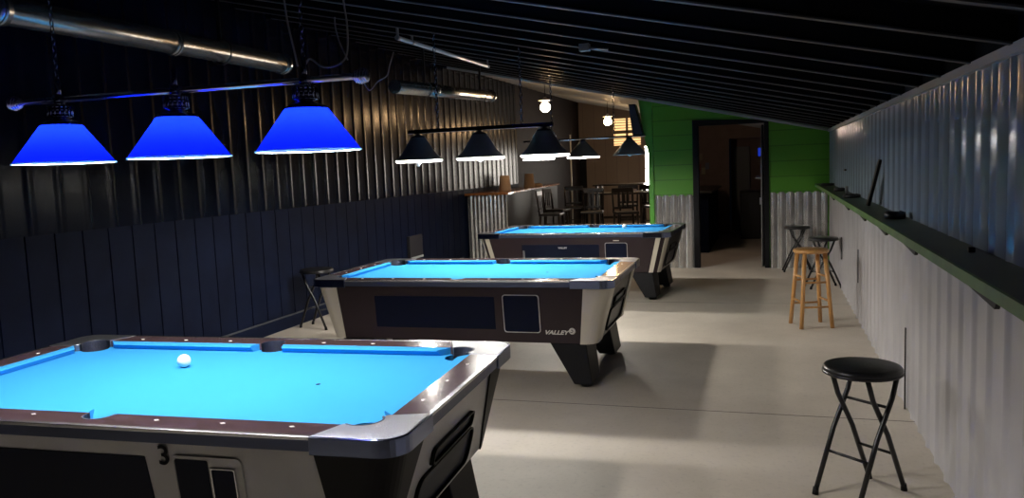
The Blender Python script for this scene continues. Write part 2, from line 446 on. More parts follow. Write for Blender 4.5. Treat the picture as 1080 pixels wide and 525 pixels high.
# dark door on the bar room's far wall
b = MB(); b.box((-4.90, YF-.04, 0), (-4.72, YF, 2.2)); struct(b.done('door_2', M['black']))

# hall beyond the doorway
b = MB()
b.box((-1.60, 17.6, 0), (-.80, 17.7, 2.02)); b.box((-1.6, 17.6, 2.02), (.9, 17.7, 2.5))
b.box((-.80, 18.6, 0), (2.4, 18.7, 2.4)); struct(b.done('wall_hall_far', M['pink']))
b = MB(); b.box((XR+.1, YB+.1, 0), (XR+.2, 18.7, 2.4)); struct(b.done('wall_hall_right', M['black_board']))
b = MB(); b.box((-1.62, YB+.1, 0), (-1.58, 17.6, 2.3)); wh = struct(b.done('wall_hall_left', M['black_board']))
b = MB(); b.box((-.74, 18.5, 0), (-.40, 18.58, 1.86), bev=.005); d3 = struct(b.done('door_3', M['grey']))
b = MB(); b.lathe([(0, -.04), (.03, -.03), (.045, 0), (.03, .03), (0, .04)], (-1.38, 13.3, 2.0), None, 16); b.done('added_hall_light', M['hall'], wh)  # unseen light added to brighten the hall
b = MB(); b.box((-1.58, 13.26, 1.97), (-1.40, 13.34, 2.03), bev=.01); b.done('added_light_arm', M['blackm'], wh)

# ------------------------------------------------------------------ pool tables
HX, HY = 1.19, .685
TOP = .80
def arc(cx, cy_, r, a0, a1, n):
    return [(cx+r*math.cos(math.radians(a0+(a1-a0)*i/n)), cy_+r*math.sin(math.radians(a0+(a1-a0)*i/n))) for i in range(n+1)]
def rrect(hx, hy, r, n=6):
    p = []
    for sx, sy_, a in ((1, -1, -90), (1, 1, 0), (-1, 1, 90), (-1, -1, 180)):
        p += arc(sx*(hx-r), sy_*(hy-r), r, a, a+90, n)
    return p
def ring(b, o, i, z0, z1, m=None):
    n = len(o); V = [[b.v((x, y, z)) for x, y in L] for L, z in ((o, z0), (o, z1), (i, z1), (i, z0))]
    for k in range(4):
        A = V[k]; B = V[(k+1) % 4]
        for j in range(n): b.face([A[j], A[(j+1) % n], B[(j+1) % n], B[j]], m)
def flip(poly, sx, sy_): return [(x*sx, y*sy_) for x, y in poly]
def offs(path, d):
    out = []
    for i, p in enumerate(path):
        a = Vector(path[max(i-1, 0)]); c = Vector(path[min(i+1, len(path)-1)]); t = (c-a).normalized()
        out.append((p[0]+t.y*d, p[1]-t.x*d))
    return out
PCX, PCY, PR = .99, -.50, .070

def shell(b, pt, pb, zt, zb, th, m=None):
    """strip following a corner; pt/pb top and bottom paths (outward is right of travel)"""
    ot, ob = offs(pt, th), offs(pb, th)
    n = len(pt)
    A = [b.v((x, y, zt)) for x, y in pt]; B = [b.v((x, y, zt)) for x, y in ot]
    C = [b.v((x, y, zb)) for x, y in ob]; D = [b.v((x, y, zb)) for x, y in pb]
    for i in range(n-1):
        for P, Q in ((A, B), (B, C), (C, D), (D, A)):
            b.face([P[i], P[i+1], Q[i+1], Q[i]], m, False)
    b.face([A[0], B[0], C[0], D[0]], m); b.face([A[-1], B[-1], C[-1], D[-1]], m)

ZB = .335
HXT, HYT, HXB, HYB = 1.165, .662, 1.055, .625
def cornerpath(hx, hy, a, b_, r, n=8):
    """from the front face, round the (+,-) corner, to the end face"""
    return [(hx-a, -hy), (hx-r-.001, -hy)]+arc(hx-r, -hy+r, r, -90, 0, n)+[(hx, -hy+b_)]

def pool_table(label, loc, rz, body, post, style, group='pool tables in a row'):
    t = thing('pool_table', label, 'pool table', loc, rz, group)
    # cabinet
    b = MB(); P0 = rrect(HXB, HYB, .09); P1 = rrect(HXT, HYT, .10)
    P2 = rrect(HXT-.03, HYT-.03, .08); P3 = rrect(HXT-.06, HYT-.06, .08); n = len(P0)
    RR = [[b.v((x, y, z)) for x, y in P] for P, z in ((P0, ZB), (P1, .765), (P2, .765), (P3, .60))]
    for k in range(3):
        for i in range(n): b.face([RR[k][i], RR[k][(i+1) % n], RR[k+1][(i+1) % n], RR[k+1][i]])
    b.face(RR[0][::-1]); b.face(RR[3])
    cab = b.done('cabinet', body, t)
    # corner posts
    strips = {'black': [(.28, .27, .07, .06, M['black'])],
              'cream': [(.185, .27, .115, .20, M['cream'])],
              'stripes': [(.115, .02, .09, .02, M['cream']), (-.005, .13, -.005, .11, M['cream'])]}[style]
    for sx in (1, -1):
        for sy_ in (1, -1):
            b = MB()
            if style == 'stripes':
                for (p_t, p_b) in (((HXT-.13, HXT-.075), (HXB-.12, HXB-.07)),):
                    pt = [(p_t[0], -HYT), (p_t[1], -HYT)]; pb = [(p_b[0], -HYB), (p_b[1], -HYB)]
                    pt, pb = flip(pt, sx, sy_), flip(pb, sx, sy_)
                    if sx*sy_ < 0: pt, pb = pt[::-1], pb[::-1]
                    shell(b, pt, pb, .748, ZB-.003, .005)
                pt = arc(HXT-.10, -HYT+.10, .10, -45, 0, 4)+[(HXT, -HYT+.13)]
                pb = arc(HXB-.09, -HYB+.09, .09, -45, 0, 4)+[(HXB, -HYB+.11)]
                pt, pb = flip(pt, sx, sy_), flip(pb, sx, sy_)
                if sx*sy_ < 0: pt, pb = pt[::-1], pb[::-1]
                shell(b, pt, pb, .748, ZB-.003, .005)
            else:
                a, bb, a2, b2, _ = strips[0]
                pt = cornerpath(HXT, HYT, a, bb, .10); pb = cornerpath(HXB, HYB, max(a2, .095), max(b2, .10), .09)
                pt, pb = flip(pt, sx, sy_), flip(pb, sx, sy_)
                if sx*sy_ < 0: pt, pb = pt[::-1], pb[::-1]
                if sx*sy_ < 0: pass
                shell(b, pt, pb, .748, ZB-.003, .006)
            b.done('corner_post', post, cab)
    # faces: local frames on the sloped front (−y) and end (+x) faces
    def front(z, d=0.0): k = (z-ZB)/(.765-ZB); return -(HYB+(HYT-HYB)*k)-d
    def endx(z, d=0.0): k = (z-ZB)/(.765-ZB); return HXB+(HXT-HXB)*k+d
    def fpanel(name, x0, x1, z0, z1, m, d=.004, skew=0.0, r=.02, frame=None, fw=.007, par=cab, side=-1):
        def pts(x0, x1, z0, z1):
            out = []
            for cx, cz_, a in ((x1-r, z0+r, -90), (x1-r, z1-r, 0), (x0+r, z1-r, 90), (x0+r, z0+r, 180)):
                out += arc(cx, cz_, r, a, a+90, 4)
            return [(x+skew*(z1-z), z) for x, z in out]
        pl_ = pts(x0, x1, z0, z1)
        b = MB(); A = [b.v((x, -side*front(z, -.01), z)) for x, z in pl_]; B = [b.v((x, -side*front(z, d), z)) for x, z in pl_]
        n = len(pl_); b.face(B, m)
        for i in range(n): b.face([A[i], A[(i+1) % n], B[(i+1) % n], B[i]], m)
        o = b.done(name, m, par)
        if frame:
            q = pts(x0-fw, x1+fw, z0-fw, z1+fw); b = MB()
            L = [[b.v((x, -side*front(z, dd), z)) for x, z in pp] for pp, dd in ((q, -.002), (q, d+.004), (pl_, d+.004), (pl_, d-.001))]
            for k in range(3):
                for i in range(n): b.face([L[k][i], L[k][(i+1) % n], L[k+1][(i+1) % n], L[k+1][i]], frame)
            b.done('panel_frame', frame, o)
        return o
    if style == 'black':
        fpanel('side_panel', -.93, .245, .40, .690, M['panel'], skew=.10, r=.004)
        cd = fpanel('coin_door', .362, .612, .41, .695, M['greycream'], skew=.03, r=.02, frame=M['greycream'], fw=.008)
        fpanel('coin_recess', .365, .490, .42, .690, M['panel'], d=.006, skew=.03, r=.006, par=cd)
        fpanel('coin_mechanism', .505, .590, .42, .662, M['panel'], d=.007, skew=.03, r=.006, par=cd, frame=M['steel'], fw=.003)
        mt = Matrix.Translation((.325, front(.697, .006), .697)) @ Matrix.Rotation(math.radians(94.9), 4, 'X')
        text_mesh('number_decal', '3', .098, M['decal_black'], cab, mt, bold=.0012)
    elif style == 'cream':
        fpanel('side_panel', -.66, .31, .43, .676, M['panel'], d=.003, r=.004)
        fpanel('coin_door', .378, .645, .415, .688, M['panel'], r=.02, frame=M['steel'], fw=.005, skew=.01)
        lg = text_mesh('maker_logo', 'VALLEY', .052, M['decal'], cab,
                  Matrix.Translation((.765, front(.415, .004), .415)) @ Matrix.Rotation(math.radians(94.9), 4, 'X') @ Matrix.Diagonal((1.0, .8, 1, 1)), shear=.35, bold=.002)
        b = MB(); cx, cz_ = .885, .428
        b.lathe([(0, 0), (.024, 0), (.024, .002), (0, .002)], (0, 0, 0), M['decal'], 20)
        for v in b.bm.verts: v.co = Vector((cx+v.co.x, front(cz_, 0)-v.co.z, cz_+v.co.y))
        b.done('swirl_emblem', M['decal'], lg)
        b = MB()
        pts = [(cx-.004+.012*math.cos(a)*(1-i*.04), front(cz_, .003), cz_+.002+.012*math.sin(a)*(1-i*.04)) for i, a in enumerate([k*.35-2.4 for k in range(14)])]
        b.tube(pts, .0028, None, 6); b.done('emblem_swirl_line', M['brown'], lg)
    else:
        sp_ = fpanel('side_panel', -.61, .36, .42, .665, M['panel'], d=.004, r=.006)
        text_mesh('panel_lettering', 'VALLEY', .036, M['decal'], sp_, Matrix.Translation((-.09, front(.625, .008), .625)) @ Matrix.Rotation(math.radians(94.9), 4, 'X') @ Matrix.Diagonal((.9, .8, 1, 1)), bold=.001)
        b = MB(); b.box((-.60, front(.5, .012), .495), (-.575, front(.5, 0), .64), bev=.003); b.done('latch_plate', M['steel'], cab)
        fpanel('coin_door', .435, .69, .42, .680, M['panel'], r=.02, frame=M['steel'], fw=.006)
        b = MB(); b.box((.53, front(.70, .004), .706), (.60, front(.70, 0), .716)); b.done('small_badge', M['decal'], cab)
    # end face (+x): chalk slot and ball return window, on both ends
    for sx in (1, -1):
        def epanel(name, y0, y1, z0, z1, m, d, skew, r, par, frame=None, fw=.008):
            def pts(y0, y1, z0, z1):
                out = []
                for c0, c1, a in ((y1-r, z0+r, -90), (y1-r, z1-r, 0), (y0+r, z1-r, 90), (y0+r, z0+r, 180)): out += arc(c0, c1, r, a, a+90, 4)
                return out
            P = pts(y0, y1, z0, z1); n = len(P); b = MB()
            A = [b.v((sx*endx(z, -.01), y, z)) for y, z in P]; B = [b.v((sx*endx(z, d), y, z)) for y, z in P]
            b.face(B, m)
            for i in range(n): b.face([A[i], A[(i+1) % n], B[(i+1) % n], B[i]], m)
            o = b.done(name, m, par)
            if frame:
                Q = pts(y0-fw, y1+fw, z0-fw, z1+fw); b = MB()
                L = [[b.v((sx*endx(z, dd), y, z)) for y, z in pp] for pp, dd in ((Q, -.002), (Q, d+.012), (P, d+.012), (P, d-.001))]
                for k in range(3):
                    for i in range(n): b.face([L[k][i], L[k][(i+1) % n], L[k+1][(i+1) % n], L[k+1][i]], frame)
                b.done('window_rim', frame, o)
            return o
        if style == 'stripes':
            epanel('end_panel', -.42, .42, .37, .73, M['black'], .003, 0, .01, cab)
        epanel('chalk_slot', -.24, .22, .555, .607, M['panel'], .006, 0, .02, cab, M['black'])
        rw = epanel('ball_return_window', -.35, .28, .375, .528, M['panel'], .004, 0, .05, cab, M['black'], .006)
        if style == 'cream' :
            pass
    # legs
    for sx in (1, -1):
        for sy_ in (1, -1):
            b = MB()
            bot = [(.885*sx, .33*sy_, .035), (1.02*sx, .33*sy_, .035), (1.02*sx, .625*sy_, .035), (.885*sx, .625*sy_, .035)]
            top = [(.70*sx, .27*sy_, ZB+.01), (.975*sx, .27*sy_, ZB+.01), (.975*sx, .60*sy_, ZB+.01), (.70*sx, .60*sy_, ZB+.01)]
            b.hexa(bot, top)
            lg = b.done('leg', M['black'], t, bev=.008)
            b = MB(); b.lathe([(0, 0), (.045, 0), (.05, .008), (.045, .018), (.018, .022), (.018, .04), (0, .04)], (.955*sx, .50*sy_, 0), None, 16)
            b.done('leveler_foot', M['blackm'], lg)
    # playfield
    poly = []
    def notch(cx, cy_, r, a0, a1, n=10): return arc(cx, cy_, r, a0, a1, n)
    poly = []
    e = .56; ex = 1.065
    poly += [(-(.935), -e)] if False else []
    bl = [(.066, -e)]+[(PCX-.06, -e)]+notch(PCX, PCY, PR-.004, 225, 45)+[(ex, PCY+.06)]
    q1 = bl                                    # bottom half right (+,-)
    q2 = flip(bl, 1, -1)[::-1]                  # (+,+)
    q3 = flip(bl, -1, -1)                       # (-,+)
    q4 = flip(bl, -1, 1)[::-1]                  # (-,-)
    side_top = notch(0, .572, .060, -10, -170, 8)
    side_bot = [(x, -y) for x, y in side_top][::-1]
    poly = q1+q2+side_top+q3+q4+side_bot
    b = MB(); b.prism(poly, .745, .768)
    pf = b.done('playfield', M['cloth'], t)
    b = MB(); b.lathe([(0, 0), (.010, 0), (.010, .0012), (0, .0012)], (.55, 0, .7682), None, 12); b.done('foot_spot', M['decal_black'], pf)
    # wood rail tops
    for sy_ in (1, -1):
        p = [(-.885, -HY), (.885, -HY), (.94, -.555), (.062, -.555)]+notch(0, -.572, .060, 16, -196, 12)+[(-.062, -.555), (-.94, -.555)]
        b = MB(); b.prism(flip(p, 1, sy_) , .752, TOP)
        rr = b.done('long_rail_top', M['railwood'], t, bev=.002)
        for k in (-3, -2, -1, 1, 2, 3):
            b = MB(); x = k*.26+(.0); b.prism([(x-.011, -sy_*.602), (x, -sy_*.609), (x+.011, -sy_*.602), (x, -sy_*.595)], TOP-.001, TOP+.0012)
            b.done('rail_sight', M['sight'], rr)
    for sx in (1, -1):
        p = [(1.062, -.445), (HX, -.41), (HX, .41), (1.062, .445)]
        b = MB(); b.prism(flip(p, sx, 1), .752, TOP)
        rr = b.done('short_rail_top', M['railwood'], t, bev=.002)
        for k in (-1, 0, 1):
            b = MB(); y = k*.26; b.prism([(sx*1.107-.007, y), (sx*1.107, y-.011), (sx*1.107+.007, y), (sx*1.107, y+.011)], TOP-.001, TOP+.0012)
            b.done('rail_sight', M['sight'], rr)
    # cushions
    def cushion(back0, back1, nose0, nose1, fn, name='cushion'):
        # fn maps (u along, w towards table centre) -> (x,y)
        b = MB()
        def sec(ub, un): return [(*fn(ub, 0), TOP-.001), (*fn(ub+(un-ub)*.9, .045), TOP-.002), (*fn(un, .052), TOP-.008), (*fn(ub+(un-ub)*.7, .034), .769), (*fn(ub, 0), .769)]
        A = [b.v(q) for q in sec(back0, nose0)]; B = [b.v(q) for q in sec(back1, nose1)]
        for i in range(5): b.face([A[i], A[(i+1) % 5], B[(i+1) % 5], B[i]])
        b.face(A); b.face(B[::-1]); b.done(name, M['cloth'], t)
    for sx in (1, -1):
        for sy_ in (1, -1):
            cushion(.066*sx, .930*sx, .086*sx, .878*sx, lambda u, w, s=sy_: (u, s*(.556-w)))
        cushion(-.44, .44, -.388, .388, lambda u, w, s=sx: (s*(1.064-w), u))
    # corner castings and pocket liners
    for sx in (1, -1):
        for sy_ in (1, -1):
            p = [(.888, -HY)]+arc(HX-.085, -HY+.085, .085, -90, 0, 8)+[(HX, -.41), (1.060, -.446)]+arc(PCX, PCY, PR, 38, -130, 14)+[(.942, -.553)]
            b = MB(); b.prism(flip(p, sx, sy_), .752, TOP+.003)
            pt = [(.888, -HY), (HX-.09, -HY)]+arc(HX-.085, -HY+.085, .085, -90, 0, 8)+[(HX, -.41)]
            pt = flip(pt, sx, sy_)
            if sx*sy_ < 0: pt = pt[::-1]
            cc = b.done('corner_casting', M['cast'], t, bev=.003)
            b = MB(); shell(b, pt, pt, TOP+.002, .742, .010)
            b.done('casting_skirt', M['skirt'], cc, bev=.003)
            b = MB()
            q = flip(arc(PCX, PCY, PR-.002, 40, -130, 14), sx, sy_); q2_ = flip(arc(PCX, PCY, PR-.008, 40, -130, 14), sx, sy_)
            n = len(q)
            L = [[b.v((x, y, z)) for x, y in pp] for pp, z in ((q, .66), (q, TOP+.002), (q2_, TOP+.002), (q2_, .66))]
            for k in range(4):
                for i in range(n-1): b.face([L[k][i], L[k][i+1], L[(k+1) % 4][i+1], L[(k+1) % 4][i]])
            b.lathe([(0, .655), (PR-.003, .655), (PR-.003, .74), (PR-.008, .74), (PR-.008, .662), (0, .662)], (PCX*sx, PCY*sy_, 0), None, 20)
            b.done('pocket', M['liner'], t)
    for sy_ in (1, -1):
        b = MB(); q = flip(arc(0, -.572, .059, 10, -190, 14), 1, sy_); q2_ = flip(arc(0, -.572, .053, 10, -190, 14), 1, sy_); n = len(q)
        L = [[b.v((x, y, z)) for x, y in pp] for pp, z in ((q, .66), (q, TOP+.001), (q2_, TOP+.001), (q2_, .66))]
        for k in range(4):
            for i in range(n-1): b.face([L[k][i], L[k][i+1], L[(k+1) % 4][i+1], L[(k+1) % 4][i]])
        b.lathe([(0, .655), (.057, .655), (.057, .74), (.052, .74), (.052, .662), (0, .662)], (0, -.572*sy_, 0), None, 20)
        b.done('pocket', M['liner'], t)
    # metal edge: bright bead over a dark band
    b = MB(); ring(b, rrect(HX+.006, HY+.006, .088), rrect(HX-.012, HY-.012, .08), .789, TOP+.001); b.done('edge_trim', M['chrome'], t, bev=.002)
    b = MB(); ring(b, rrect(HX+.004, HY+.004, .088), rrect(HX-.03, HY-.03, .08), .752, .789); b.done('apron_band', M['band'], t)
    return t

T1 = pool_table('nearest pool table, grey apron with black corners and a number 3', (-2.305, 2.764, 0), .053, M['greycream'], M['black'], 'black')
T2 = pool_table('middle pool table, brown sides with cream corners and maker logo', (-2.244, 6.137, 0), .0098, M['brown'], M['cream'], 'cream')
T3 = pool_table('farthest pool table, brown with thin cream corner stripes and dark end', (-2.25, 9.949, 0), -.0413, M['brown'], M['cream'], 'stripes')

def ball(x, y, label):
    b = MB(); bmesh.ops.create_uvsphere(b.bm, u_segments=32, v_segments=16, radius=.030)
    for f in b.bm.faces: f.smooth = True
    o = b.done('cue_ball', M['white'], None, (x, y, .768+.031)); return tag(o, label, 'ball')
ball(-2.545, 2.95, 'white cue ball lying on the nearest blue table')
ball(-1.775, 10.23, 'white cue ball lying on the farthest blue table')

# ------------------------------------------------------------------ billiard lights
def capsule(b, c, r, h, m=None):
    prof = [(0, -h/2-r)]+[(r*math.sin(a), -h/2-r*math.cos(a)) for a in (.5, 1.0, 1.4)]+[(r, h/2)]+[(r*.5, h/2+r*.7), (r*.4, h/2+r*1.4)]
    b.lathe(prof+[(0, h/2+r*1.4)], c, m, 14)
RZ = 1.708
def chain(b, x, y, z0, z1, ln=.030, r=.0022, w=.0075):
    z = z0; k = 0
    while z < z1:
        pts = []
        for i in range(10):
            a = 2*PI*i/10; dx = w*math.cos(a); dz = (ln/2)*math.sin(a)
            pts.append((x+(dx if k % 2 == 0 else 0), y+(0 if k % 2 == 0 else dx), z+ln/2+dz))
        b.tube(pts, r, None, 5, True); z += ln*.80; k += 1

def on_(lit, k): return lit[k+1]
def fixture(label, x, y, rz, style, sp_, lit, barlen, zbar, chains):
    t = thing('billiard_light', label, 'hanging lamp', (x, y, 0), rz, 'three-shade lights over the pool tables')
    b = MB()
    if style == 'bar': b.box((-barlen[0], -.02, zbar-.018), (barlen[1], .02, zbar+.018), bev=.004); bm_ = M['skirt']
    else: b.cyl((-barlen[0], 0, zbar), (barlen[1], 0, zbar), .012, n=14); bm_ = M['chrome']
    bar = b.done('support_bar', bm_, t)
    if style == 'blue':
        for sx, e in ((-1, barlen[0]), (1, barlen[1])):
            b = MB()
            for k in range(5): b.lathe([(0, -.004), (.026-.003*abs(k-2), -.004), (.031-.003*abs(k-2), 0), (.026-.003*abs(k-2), .004), (0, .004)], (0, 0, k*.0105), None, 16)
            for v in b.bm.verts: v.co = Vector((sx*(e-.005+v.co.z), v.co.x, zbar+v.co.y))
            b.done('finial', M['chrome'], bar)
    for k in (-1, 0, 1):
        cx = k*sp_
        if style == 'blue':
            zt = RZ+.158; prof = [(.193, RZ), (.190, RZ+.006), (.078, zt)]
            b = MB(); b.lathe(prof, (cx, 0, 0), None, 48); sh = b.done('lamp_shade', M['shade_blue'], t, normals=False)
            b = MB(); b.tube([(cx+.193*math.cos(2*PI*i/48), .193*math.sin(2*PI*i/48), RZ) for i in range(48)], .0032, None, 6, True); b.done('glass_rim', M['rim'], sh)
            b = MB(); b.lathe([(.080, zt-.003), (.080, zt+.006), (.05, zt+.016), (.03, zt+.022), (.03, zt+.026)]+
                    [q for j in range(4) for q in ((.044, zt+.030+j*.013), (.044, zt+.037+j*.013), (.034, zt+.039+j*.013), (.034, zt+.042+j*.013))]+
                    [(.018, zt+.085), (.012, zt+.11), (0, zt+.11)], (cx, 0, 0), None, 24)
            # ribs of the cup
            for i in range(16):
                a = 2*PI*i/16; b.cyl((cx+.045*math.cos(a), .045*math.sin(a), zt+.032), (cx+.045*math.cos(a), .045*math.sin(a), zt+.078), .004, n=6)
            b.done('lamp_holder', M['skirt'], sh)
            b = MB(); b.cyl((cx, 0, zbar), (cx, 0, zbar+.085), .011, n=12); b.cyl((cx, 0, zbar-.018), (cx, 0, zbar+.018), .02, n=14)
            b.done('stem', M['skirt'], bar)
            bz = RZ+.09
        else:
            tip = .062 if style == 'bar' else .035
            zt = RZ+.20; zi = zt-.01
            prof = [(tip, zt), (.15, RZ+.055), (.208, RZ+.004), (.208, RZ), (.204, RZ), (.146, RZ+.050), (tip-.004, zi-.004), (0, zi-.004)]
            ms = [M['shade_out']]*3+[M['shade_in']]*4
            if style != 'bar': prof = [(tip, zt), (.208, RZ+.004), (.208, RZ), (.204, RZ), (tip-.004, zi-.004), (0, zi-.004)]; ms = [M['shade_out']]*2+[M['shade_in']]*3
            b = MB(); b.mi(M['shade_out']); b.lathe(prof, (cx, 0, 0), None, 48, ms=ms)
            sh = b.done('lamp_shade', None, t, normals=False)
            b = MB(); b.lathe([(.0, zt-.012), (tip+.003, zt-.012), (tip+.003, zt+.006), (.02, zt+.02), (.018, zbar-.01), (0, zbar-.01)], (cx, 0, 0), None, 20)
            b.done('lamp_holder', M['blackm'], sh)
            if on_(lit, k):
                b = MB(); b.lathe([(.207, RZ+.002), (.206, RZ-.010), (.192, RZ-.019)], (cx, 0, 0), None, 48); b.done('bloom_lip', M['rim_white'], sh, normals=False)  # ring added to thicken the bright bloom along lit rims
            bz = RZ+(.026 if style == 'bar' else .035)
            if style == 'bar' and k == -1:
                b = MB(); b.cyl((cx, -.02, RZ-.045), (cx, -.02, RZ+.03), .014, .010, n=14); b.lathe([(0, RZ-.055), (.012, RZ-.05), (.014, RZ-.04), (0, RZ-.04)], (cx, -.02, 0), None, 14)
                b.done('pull_switch', M['tube'], sh)
            if style == 'bar' and k == 1:
                b = MB(); b.cyl((cx+.02, 0, zbar), (cx+.10, 0, zbar-.10), .006, n=8); b.cyl((cx-.02, 0, zbar), (cx-.10, 0, zbar-.10), .006, n=8); b.done('shade_arm', M['steel'], sh)
        on = lit[k+1]
        b = MB(); capsule(b, (cx, 0, bz), .030, .045); b.done('bulb', M['bulb'] if on else M['bulb_off'], sh)
    for cx in chains:
        zc = cz(x+cx)+.09
        b = MB(); chain(b, cx, 0, zbar+(.08 if style == 'blue' else .015), zc, *( (.030, .0022, .0075) if style == 'blue' else (.045, .004, .011)))
        b.done('chain', M['skirt'], t)
    return t
fixture('light bar with three blue glass shades over the nearest table', -2.222, 2.65, .01, 'blue', .58, (1, 1, 1), (.80, .80), 1.968, (-.58, .58))
fixture('black bar light with three dark shades over the middle table', -2.351, 6.5, .0, 'bar', .573, (1, 1, 1), (.66, .65), 1.955, (-.38, .38))
fixture('thin bar light with three dark cone shades over the farthest table', -2.235, 10.0, -.0, 'thin', .588, (1, 1, 0), (.78, .79), 1.932, (-.4, .4))

# cables near the blue light
def cable(pts, r, label, name='power_cord', m='cable'):
    # smooth with catmull-rom
    P = [Vector(p) for p in pts]; out = []
    for i in range(len(P)-1):
        p0, p1, p2, p3 = P[max(i-1, 0)], P[i], P[i+1], P[min(i+2, len(P)-1)]
        for k in range(6):
            t = k/6; out.append(.5*((2*p1)+(-p0+p2)*t+(2*p0-5*p1+4*p2-p3)*t*t+(-p0+3*p1-3*p2+p3)*t**3))
    out.append(P[-1]); b = MB(); b.tube(out, r, None, 8)
    return tag(b.done(name, M[m]), label, 'cable')
cable([(-1.647, 2.68, 2.03), (-1.627, 2.68, 2.048), (-1.578, 2.68, 2.016), (-1.53, 2.68, 2.013), (-1.485, 2.68, 2.033), (-1.468, 2.68, 2.076), (-1.465, 2.68, 2.161), (-1.474, 2.68, 2.247), (-1.48, 2.68, 2.36), (-1.48, 2.68, 2.56)], .0035,
      'grey power cord looping from the ceiling to the right blue shade')
cable([(-1.66, 2.645, 2.02), (-1.672, 2.64, 2.10), (-1.69, 2.64, 2.2), (-1.70, 2.64, 2.35), (-1.70, 2.64, 2.60)], .0035,
      'grey cord running up beside the chain of the right blue shade')
cable([(-1.525, 2.70, 2.194), (-1.524, 2.70, 2.153), (-1.51, 2.70, 2.1), (-1.473, 2.685, 2.033)], .0028,
      'short loose cord end crossing the cord loop')
cable([(-1.425, 2.68, 1.972), (-1.412, 2.68, 1.948), (-1.399, 2.68, 1.928), (-1.384, 2.68, 1.917), (-1.353, 2.68, 1.945), (-1.316, 2.68, 1.963), (-1.302, 2.68, 1.999), (-1.284, 2.68, 2.045)], .0020,
      'thin bent wire sticking out of the blue light bar end')

# ------------------------------------------------------------------ ducts, tube light, ceiling items
def duct(name, y0, y1, z0, z1, label, joints):
    t = thing(name, label, 'duct', (-3.65, y0, 0))
    L = y1-y0
    b = MB(); b.cyl((0, 0, z0), (0, L, z1), .072, n=32); pp = b.done('pipe', M['duct'], t)
    for j in joints:
        z = z0+(z1-z0)*(j/L)
        b = MB(); b.cyl((0, j-.035, z), (0, j+.035, z), .080, n=32); b.cyl((0, j-.012, z), (0, j+.012, z), .086, n=32); b.done('coupling', M['duct'], pp)
    for j in (L*.25, L*.85):
        z = z0+(z1-z0)*(j/L); zc = cz(-3.65)+.09
        b = MB(); b.box((-.012, j-.01, z+.06), (.012, j+.01, zc)); ring_pts = [(.088*math.cos(2*PI*i/24), j, z+.088*math.sin(2*PI*i/24)) for i in range(24)]
        b.tube(ring_pts, .006, None, 6, True); b.done('hanger_strap', M['blackm'], t)
    return t
duct('exhaust_duct', .4, 5.63, 2.50, 2.50, 'long galvanised round duct above the blue shades', (2.72, 3.97, 5.19))
duct('exhaust_duct', 7.6, 10.65, 2.485, 2.60, 'shorter galvanised round duct behind, above the middle light', (1.0, 3.0))
t = thing('fluorescent_tube', 'long unlit white fluorescent tube hanging under the dark ceiling', 'tube light', (-3.10, 6.55, 0))
b = MB(); b.cyl((0, .05, 2.785), (-.035, 2.48, 2.80), .019, n=18); b.done('glass_tube', M['tube'], t)
for (yy, xx, zz) in ((0.02, 0, 2.784), (2.50, -.035, 2.80), (.33, -.005, 2.786)):
    b = MB(); b.cyl((xx, yy-.02, zz), (xx, yy+.02, zz), .0215, n=18); b.box((xx-.008, yy-.012, zz), (xx+.008, yy+.012, cz(-3.1)+.06)); b.done('tube_clip', M['grey'], t)
t = thing('ceiling_sensor', 'small grey junction box on the dark ceiling purlins', 'junction box', (-1.19, 5.47, cz(-1.19)-.03))
b = MB(); b.box((-.035, -.03, -.0), (.035, .03, .05), bev=.005); b.done('box', M['grey'], t)
b = MB(); b.cyl((.03, 0, .02), (.16, 0, .0), .008, n=8); b.done('conduit_stub', M['steel'], t)

def pendant(x, y, z, label):
    zc = cz(x)+.03
    t = thing('pendant_bulb', label, 'hanging lamp', (x, y, 0), 0, 'bare warm bulbs of the bar room')
    b = MB(); b.cyl((0, 0, z+.13), (0, 0, zc), .006, n=8); b.done('cord', M['black'], t)
    b = MB(); b.lathe([(0, .165), (.02, .16), (.03, .13), (.105, .112), (.11, .10), (.04, .105), (.03, .075), (0, .075)], (0, 0, z), None, 24); b.done('reflector_cap', M['shade_in'], t)
    b = MB(); b.lathe([(0, -.08)]+[(.08*math.sin(a), -.08*math.cos(a)) for a in (.3, .6, .9, 1.2, 1.5, 1.8, 2.1, 2.4)]+[(.03, .072), (0, .078)], (0, 0, z), None, 24)
    b.done('globe_bulb', M['warm'], t)
pendant(-3.415, 12.6, 2.55, 'bare warm globe bulb hanging over the wooden counter')
pendant(-3.21, 16.8, 2.48, 'bare warm globe bulb hanging before the amber window')

